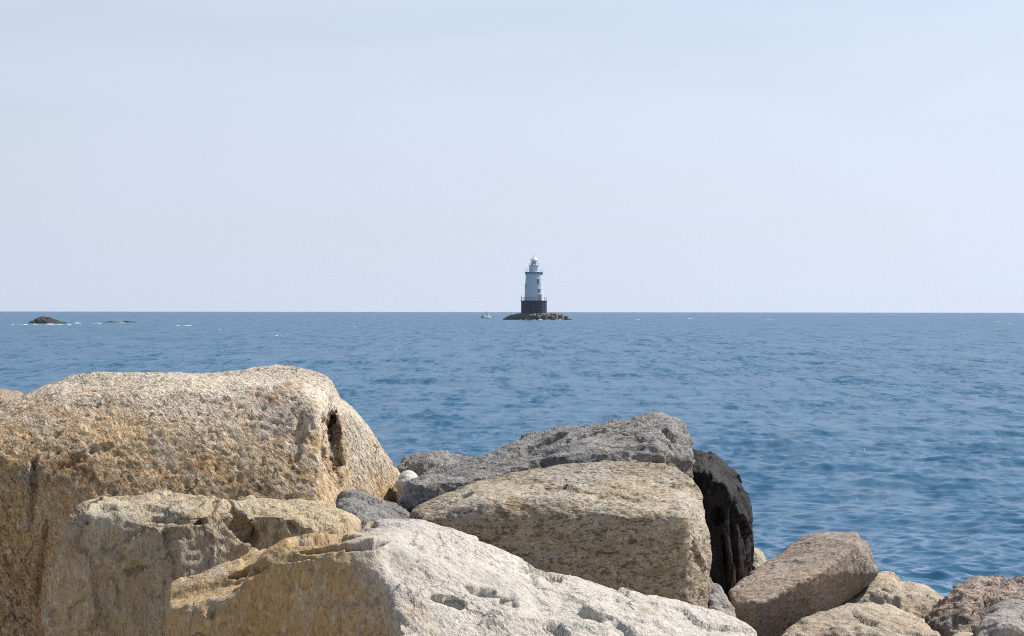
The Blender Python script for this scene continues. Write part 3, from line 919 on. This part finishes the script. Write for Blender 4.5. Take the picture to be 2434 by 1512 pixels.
WHITE = paint_mat('white_iron_paint', (0.62, 0.67, 0.74), (0.42, 0.32, 0.27), 0.25)
BLACK = paint_mat('hazy_caisson_paint', (0.034, 0.043, 0.075), (0.07, 0.055, 0.06), 0.3)  # distance haze is put into this dark paint as a lighter navy
GREEN = paint_mat('grey_green_deck_paint', (0.26, 0.31, 0.32), (0.2, 0.15, 0.1), 0.2)
RAIL = paint_mat('rail_paint', (0.12, 0.13, 0.14), amt=0.3)
DARKGLASS = paint_mat('window_glass', (0.13, 0.16, 0.20), amt=0.0, rough=0.12)
RED = paint_mat('red_lens_glass', (0.75, 0.20, 0.12), amt=0.0, rough=0.2)


def make_lighthouse():
    root = empty('lighthouse', (LX, LY, 2.0))
    root.scale = (1.03, 1.03, 1.03)
    tag(root, 'white iron lighthouse on a black drum base out at sea', 'lighthouse')
    def part(name, bm, mat, parent=root, sm=True):
        o = link(name, bm_mesh(name, bm), mat, parent)
        if sm: smooth_by_angle(o)
        return o
    # everything below in metres above the caisson foot
    zc = 4.42
    cais = part('caisson', lathe([(4.30, -0.7), (4.28, 0.0), (4.24, 3.9), (4.36, 4.02), (4.40, 4.30), (4.40, zc)]), BLACK)
    for z in (0.75, 1.55, 2.35, 3.15):
        part('plate_flange', lathe([(4.22, z - 0.05), (4.33, z - 0.04), (4.33, z + 0.04), (4.22, z + 0.05)], cap=False), BLACK, cais)
    for k in range(16):
        a = 2 * math.pi * (k + 0.5) / 16
        bm = bmesh.new(); add_box(bm, (4.27 * math.cos(a), 4.27 * math.sin(a), 1.95), (0.10, 0.10, 3.8), a)
        part('plate_seam', bm, BLACK, cais, False)
    # lower gallery railing
    rail = part('lower_railing', ring_tube(4.25, zc + 1.0, 0.035), RAIL)
    part('rail_bar', ring_tube(4.25, zc + 0.55, 0.025), RAIL, rail)
    for k in range(20):
        a = 2 * math.pi * k / 20
        bm = bmesh.new(); add_box(bm, (4.25 * math.cos(a), 4.25 * math.sin(a), zc + 0.5), (0.05, 0.05, 1.0), a)
        part('rail_post', bm, RAIL, rail, False)
    # davit at the left
    bm = bmesh.new(); add_box(bm, (-4.2, -0.9, zc + 0.75), (0.13, 0.13, 1.5)); add_box(bm, (-4.45, -0.9, zc + 1.55), (0.6, 0.12, 0.12))
    part('davit', bm, RAIL, sm=False)
    # tower
    zt = 13.55
    rb, rt = 3.18, 2.70
    tow = part('tower', lathe([(rb + 0.08, zc), (rb + 0.08, zc + 0.3), (rb, zc + 0.35), (rt, zt - 0.1), (rt, zt)]), WHITE)
    for k in range(1, 5):
        z = zc + (zt - zc) * k / 5
        r = rb + (rt - rb) * k / 5
        part('plate_flange', lathe([(r - 0.04, z - 0.06), (r + 0.05, z - 0.05), (r + 0.05, z + 0.05), (r - 0.04, z + 0.06)], cap=False), WHITE, tow)
    def window(az, z, w_, h_):
        r = rb + (rt - rb) * (z - zc) / (zt - zc)
        a = R(az)   # 270 deg faces the shore
        bm = bmesh.new(); add_box(bm, (r * math.cos(a), r * math.sin(a), z), (0.16, w_ + 0.24, h_ + 0.24), a)
        f = part('window', bm, WHITE, tow, False)
        bm = bmesh.new(); add_box(bm, ((r + 0.05) * math.cos(a), (r + 0.05) * math.sin(a), z), (0.10, w_, h_), a)
        part('pane', bm, DARKGLASS, f, False)
        bm = bmesh.new(); add_box(bm, ((r + 0.09) * math.cos(a), (r + 0.09) * math.sin(a), z), (0.05, 0.07, h_), a)
        part('muntin', bm, WHITE, f, False)
        bm = bmesh.new(); add_box(bm, ((r + 0.10) * math.cos(a), (r + 0.10) * math.sin(a), z + h_ / 2 + 0.14), (0.3, w_ + 0.4, 0.08), a)
        part('hood', bm, WHITE, f, False)
    window(270 + 27, zc + 6.3, 0.75, 1.35)
    window(270 + 33, zc + 3.2, 0.75, 1.2)
    window(270 - 70, zc + 4.6, 0.75, 1.2)
    window(270 + 110, zc + 6.3, 0.75, 1.2)
    a = R(270 + 36)
    bm = bmesh.new(); add_box(bm, ((rb + 0.02) * math.cos(a), (rb + 0.02) * math.sin(a), zc + 1.1), (0.34, 1.15, 2.1), a)
    door = part('door', bm, WHITE, sm=False)
    bm = bmesh.new(); add_box(bm, ((rb + 0.17) * math.cos(a), (rb + 0.17) * math.sin(a), zc + 1.05), (0.1, 0.85, 1.9), a)
    part('door_leaf', bm, paint_mat('rusty_door_paint', (0.33, 0.24, 0.21), amt=0.4), door, False)
    # upper gallery
    gal = part('gallery_deck', lathe([(rt, zt - 0.05), (3.02, zt + 0.12), (3.06, zt + 0.16), (3.06, zt + 0.34), (2.9, zt + 0.36)]), GREEN)
    for k in range(20):
        a = 2 * math.pi * (k + 0.5) / 20
        bm = bmesh.new()
        ca, sa = math.cos(a), math.sin(a)
        pr = [(2.68, zt - 0.75), (2.80, zt - 0.75), (3.0, zt + 0.08), (2.68, zt + 0.08)]
        sd = []
        for s in (-0.06, 0.06):
            sd.append([bm.verts.new((r * ca - s * sa, r * sa + s * ca, z)) for r, z in pr])
        bm.faces.new(sd[0]); bm.faces.new(sd[1][::-1])
        for i in range(4):
            bm.faces.new((sd[0][i], sd[0][(i + 1) % 4], sd[1][(i + 1) % 4], sd[1][i]))
        part('bracket', bm, GREEN, gal, False)
    zg = zt + 0.36
    rail = part('upper_railing', ring_tube(2.98, zg + 1.05, 0.03), WHITE)
    part('rail_bar', ring_tube(2.98, zg + 0.55, 0.022), WHITE, rail)
    for k in range(16):
        a = 2 * math.pi * k / 16
        bm = bmesh.new(); add_box(bm, (2.98 * math.cos(a), 2.98 * math.sin(a), zg + 0.52), (0.045, 0.045, 1.05), a)
        part('rail_post', bm, WHITE, rail, False)
    # watch room
    zw = zg + 2.1
    part('watch_room', lathe([(1.68, zg), (1.68, zg + 0.12), (1.60, zg + 0.16), (1.60, zw - 0.1), (1.78, zw), (1.78, zw + 0.12), (1.2, zw + 0.14)]), WHITE)
    rail = part('lantern_railing', ring_tube(1.72, zw + 0.8, 0.022), RAIL)
    for k in range(10):
        a = 2 * math.pi * k / 10
        bm = bmesh.new(); add_box(bm, (1.72 * math.cos(a), 1.72 * math.sin(a), zw + 0.45), (0.035, 0.035, 0.75), a)
        part('rail_post', bm, RAIL, rail, False)
    # lantern
    zl = zw + 0.14
    lan = part('lantern', lathe([(1.14, zl), (1.14, zl + 0.5), (1.05, zl + 0.52)]), WHITE)
    for k in range(10):
        a = 2 * math.pi * (k + 0.5) / 10
        bm = bmesh.new(); add_box(bm, (1.1 * math.cos(a), 1.1 * math.sin(a), zl + 1.05), (0.08, 0.14, 1.25), a)
        part('mullion', bm, WHITE, lan, False)
        a = 2 * math.pi * k / 10
        bm = bmesh.new(); add_box(bm, (1.02 * math.cos(a), 1.02 * math.sin(a), zl + 1.05), (0.02, 0.56, 1.2), a)
        part('pane', bm, GLASS, lan, False)
    part('lens', lathe([(0.4, zl + 0.5), (0.66, zl + 0.7), (0.72, zl + 1.0), (0.66, zl + 1.3), (0.4, zl + 1.5)], seg=20), RED)
    zr = zl + 1.75
    roof = part('roof', lathe([(1.05, zr - 0.02), (1.30, zr), (1.28, zr + 0.1), (0.95, zr + 0.38), (0.55, zr + 0.66), (0.22, zr + 0.82)], seg=32), WHITE)
    part('vent_ball', lathe([(0.12, zr + 0.8), (0.26, zr + 0.92), (0.28, zr + 1.02), (0.2, zr + 1.16), (0.05, zr + 1.24)], seg=16), WHITE, roof)
    part('lightning_rod', lathe([(0.05, zr + 1.2), (0.035, zr + 2.1), (0.0, zr + 2.25)], seg=8), RAIL, roof)


GLASS, _t, _b = new_mat('lantern_glass')
_b.inputs['Base Color'].default_value = (0.8, 0.85, 0.85, 1)
_b.inputs['Roughness'].default_value = 0.05
_tr = _t.n('ShaderNodeBsdfTransparent')
_mx = _t.n('ShaderNodeMixShader')
_mx.inputs[0].default_value = 0.25
_t.put(_mx.inputs[1], _tr.outputs[0]); _t.put(_mx.inputs[2], _b.outputs[0])
_t.put([n for n in GLASS.node_tree.nodes if n.type == 'OUTPUT_MATERIAL'][0].inputs['Surface'], _mx.outputs[0])
make_lighthouse()


# ------------------------------------------------------------------ motor boat left of the lighthouse
def make_boat():
    x, y, _ = on_sea(1156, 758.2)
    root = empty('motor_boat', (x, y, 0))
    root.rotation_euler = (0, 0, R(48))
    root.scale = (0.95, 0.95, 0.95)
    tag(root, 'small white motor boat on the water just left of the islet', 'boat')
    bm = bmesh.new()
    sec = []
    for s, wd, zk, zd in ((-2.6, 0.95, -0.25, 0.62), (-1.4, 1.08, -0.3, 0.62), (0.2, 1.05, -0.3, 0.68), (1.4, 0.78, -0.22, 0.78), (2.2, 0.38, -0.05, 0.88), (2.65, 0.05, 0.35, 0.95)):
        sec.append([bm.verts.new(p) for p in ((s, -wd, zd), (s, -wd * 0.86, 0.1), (s, 0, zk), (s, wd * 0.86, 0.1), (s, wd, zd))])
    for a, b in zip(sec[:-1], sec[1:]):
        for k in range(4): bm.faces.new((a[k], a[k + 1], b[k + 1], b[k]))
        bm.faces.new((a[4], a[0], b[0], b[4]))
    bm.faces.new(sec[0]); bm.faces.new(sec[-1][::-1])
    link('hull', bm_mesh('hull', bm), paint_mat('white_hull_paint', (0.82, 0.83, 0.84), amt=0.05), root)
    bm = bmesh.new(); add_box(bm, (0, 0, 0.75), (4.0, 1.9, 0.12))
    link('gunwale', bm_mesh('gunwale', bm), WHITE, root)
    bm = bmesh.new()
    add_box(bm, (1.0, 0, 1.25), (1.25, 1.35, 1.0))
    bmesh.ops.bevel(bm, geom=bm.edges[:], offset=0.12, segments=2, affect='EDGES')
    cab = link('cabin', bm_mesh('cabin', bm), paint_mat('white_cabin_paint', (0.85, 0.86, 0.87), amt=0.0), root)
    bm = bmesh.new(); add_box(bm, (1.0, 0, 1.42), (1.29, 1.0, 0.35)); add_box(bm, (1.0, 0, 1.42), (0.9, 1.39, 0.35))
    link('cabin_window', bm_mesh('cabin_window', bm), DARKGLASS, cab)
    bm = bmesh.new(); add_box(bm, (-1.4, 0, 1.05), (0.9, 1.3, 0.7))
    link('engine_box', bm_mesh('engine_box', bm), WHITE, root)
    for s in (-0.4, 0.5):
        bm = bmesh.new(); add_box(bm, (s - 0.2, 0, 1.9), (0.09, 0.09, 2.3))
        link('mast', bm_mesh('mast', bm), RAIL, root)
    bm = bmesh.new(); add_box(bm, (-2.7, 0, 0.7), (0.35, 0.4, 0.9)); add_box(bm, (-2.75, 0, 0.1), (0.16, 0.16, 0.8))
    link('outboard_motor', bm_mesh('outboard_motor', bm), RAIL, root)


make_boat()


# ------------------------------------------------------------------ foam round the rocks, whitecaps, and flecks standing in for sun glints
def make_foam_and_glints():
    rng = np.random.default_rng(3)
    m, t, b = new_mat('foam_and_glint_white')
    tcn = t.n('ShaderNodeTexCoord')
    n = t.noise(tcn.outputs['Object'], 2.5, 4, 0.6)
    t.put(b.inputs['Base Color'], t.mix(n, (0.62, 0.66, 0.69), (0.76, 0.78, 0.79)))
    b.inputs['Roughness'].default_value = 0.85
    vv, qq = [], []
    def streak(u, v, length, width, height):
        cx, cy, _ = on_sea(u, v)
        nseg = max(8, int(length * 3))
        base = len(vv)
        ph = rng.uniform(0, 9)
        ns = 7
        for i in range(nseg + 1):
            s = i / nseg
            env = math.sin(math.pi * s) ** 0.5
            k = max(0.0, env * (0.55 + 0.45 * math.sin(s * 17 + ph) * math.sin(s * 7.3 + 2 * ph)) + rng.normal(0, 0.10))
            xx = cx + (s - 0.5) * length
            yy = cy + 0.8 * math.sin(s * 5 + ph) * width
            for j in range(ns):
                a = math.pi * j / (ns - 1)
                vv.append((xx, yy - math.cos(a) * width * (0.25 + 0.75 * k), -0.12 + (height + 0.12) * k * math.sin(a)))
        for i in range(nseg):
            for j in range(ns - 1):
                p = base + i * ns + j
                qq.append((p, p + ns, p + ns + 1, p + 1))
    # breaking round the islet
    streak(1278, 762.6, 4.2, 0.7, 0.42); streak(1302, 762.4, 3.0, 0.5, 0.2); streak(1330, 762.2, 4, 0.5, 0.22); streak(1352, 761.6, 3.0, 0.4, 0.2); streak(1244, 762.2, 3.0, 0.4, 0.18)
    # round the dark rocks at the left
    streak(105, 774.5, 11, 0.7, 0.22); streak(45, 775.0, 5, 0.4, 0.16); streak(165, 775.4, 2.6, 0.4, 0.2); streak(185, 771.5, 3.2, 0.5, 0.22)
    streak(230, 772.2, 2.2, 0.5, 0.26); streak(291, 770.6, 1.5, 0.4, 0.3)
    streak(440, 776.6, 9, 0.4, 0.10)
    # whitecaps
    for u, v, l, hh in ((1640, 759, 3.2, 0.3), (1515, 761, 3, 0.2), (1830, 760, 3.5, 0.28), (2120, 748, 6, 0.3), (520, 787, 1.6, 0.16), (660, 800, 1.3, 0.14), (840, 778, 1.8, 0.14),
                        (2400, 770, 1.7, 0.2), (2370, 765, 2.2, 0.2), (1970, 884, 0.28, 0.05), (2045, 930, 0.2, 0.04), (1720, 822, 0.7, 0.07), (2215, 838, 0.5, 0.06), (1490, 818, 0.6, 0.06), (940, 832, 0.6, 0.05)):
        streak(u, v, l, l * 0.12, hh)
    for _ in range(130):  # tiny pale flecks painted in as sun glints, denser to the right
        v_ = 741 + 40 * math.exp(rng.uniform(0, 2.5))
        u_ = 2433 - abs(rng.normal(0, 420))
        l = rng.uniform(1.5, 4.5) * EYE / (v_ - CV)
        streak(u_, v_, max(l * 1.4, 0.10), l * 0.4, l * rng.uniform(0.25, 0.55))
    o = link('foam', mesh_np('foam', np.array(vv), np.array(qq)), m)
    tag(o, 'white foam breaking round the rocks and on the wave tops, and flecks painted as sun glints', 'foam', kind='stuff')


make_foam_and_glints()


# ------------------------------------------------------------------ thin sea haze
def make_haze():
    m = bpy.data.materials.new('sea_haze')
    m.use_nodes = True
    nt = m.node_tree
    for nd in list(nt.nodes):
        if nd.type == 'BSDF_PRINCIPLED': nt.nodes.remove(nd)
    pv = nt.nodes.new('ShaderNodeVolumePrincipled')
    pv.inputs['Color'].default_value = (0.80, 0.87, 1.0, 1)
    pv.inputs['Density'].default_value = 0.00003
    pv.inputs['Anisotropy'].default_value = 0.2
    out = [n for n in nt.nodes if n.type == 'OUTPUT_MATERIAL'][0]
    nt.links.new(pv.outputs[0], out.inputs['Volume'])
    bm = bmesh.new()
    add_box(bm, (0, 3480, 12), (22400, 7200, 34))
    o = link('haze', bm_mesh('haze', bm), m)
    tag(o, 'thin pale sea haze in the air over the water', 'haze', kind='stuff')


make_haze()
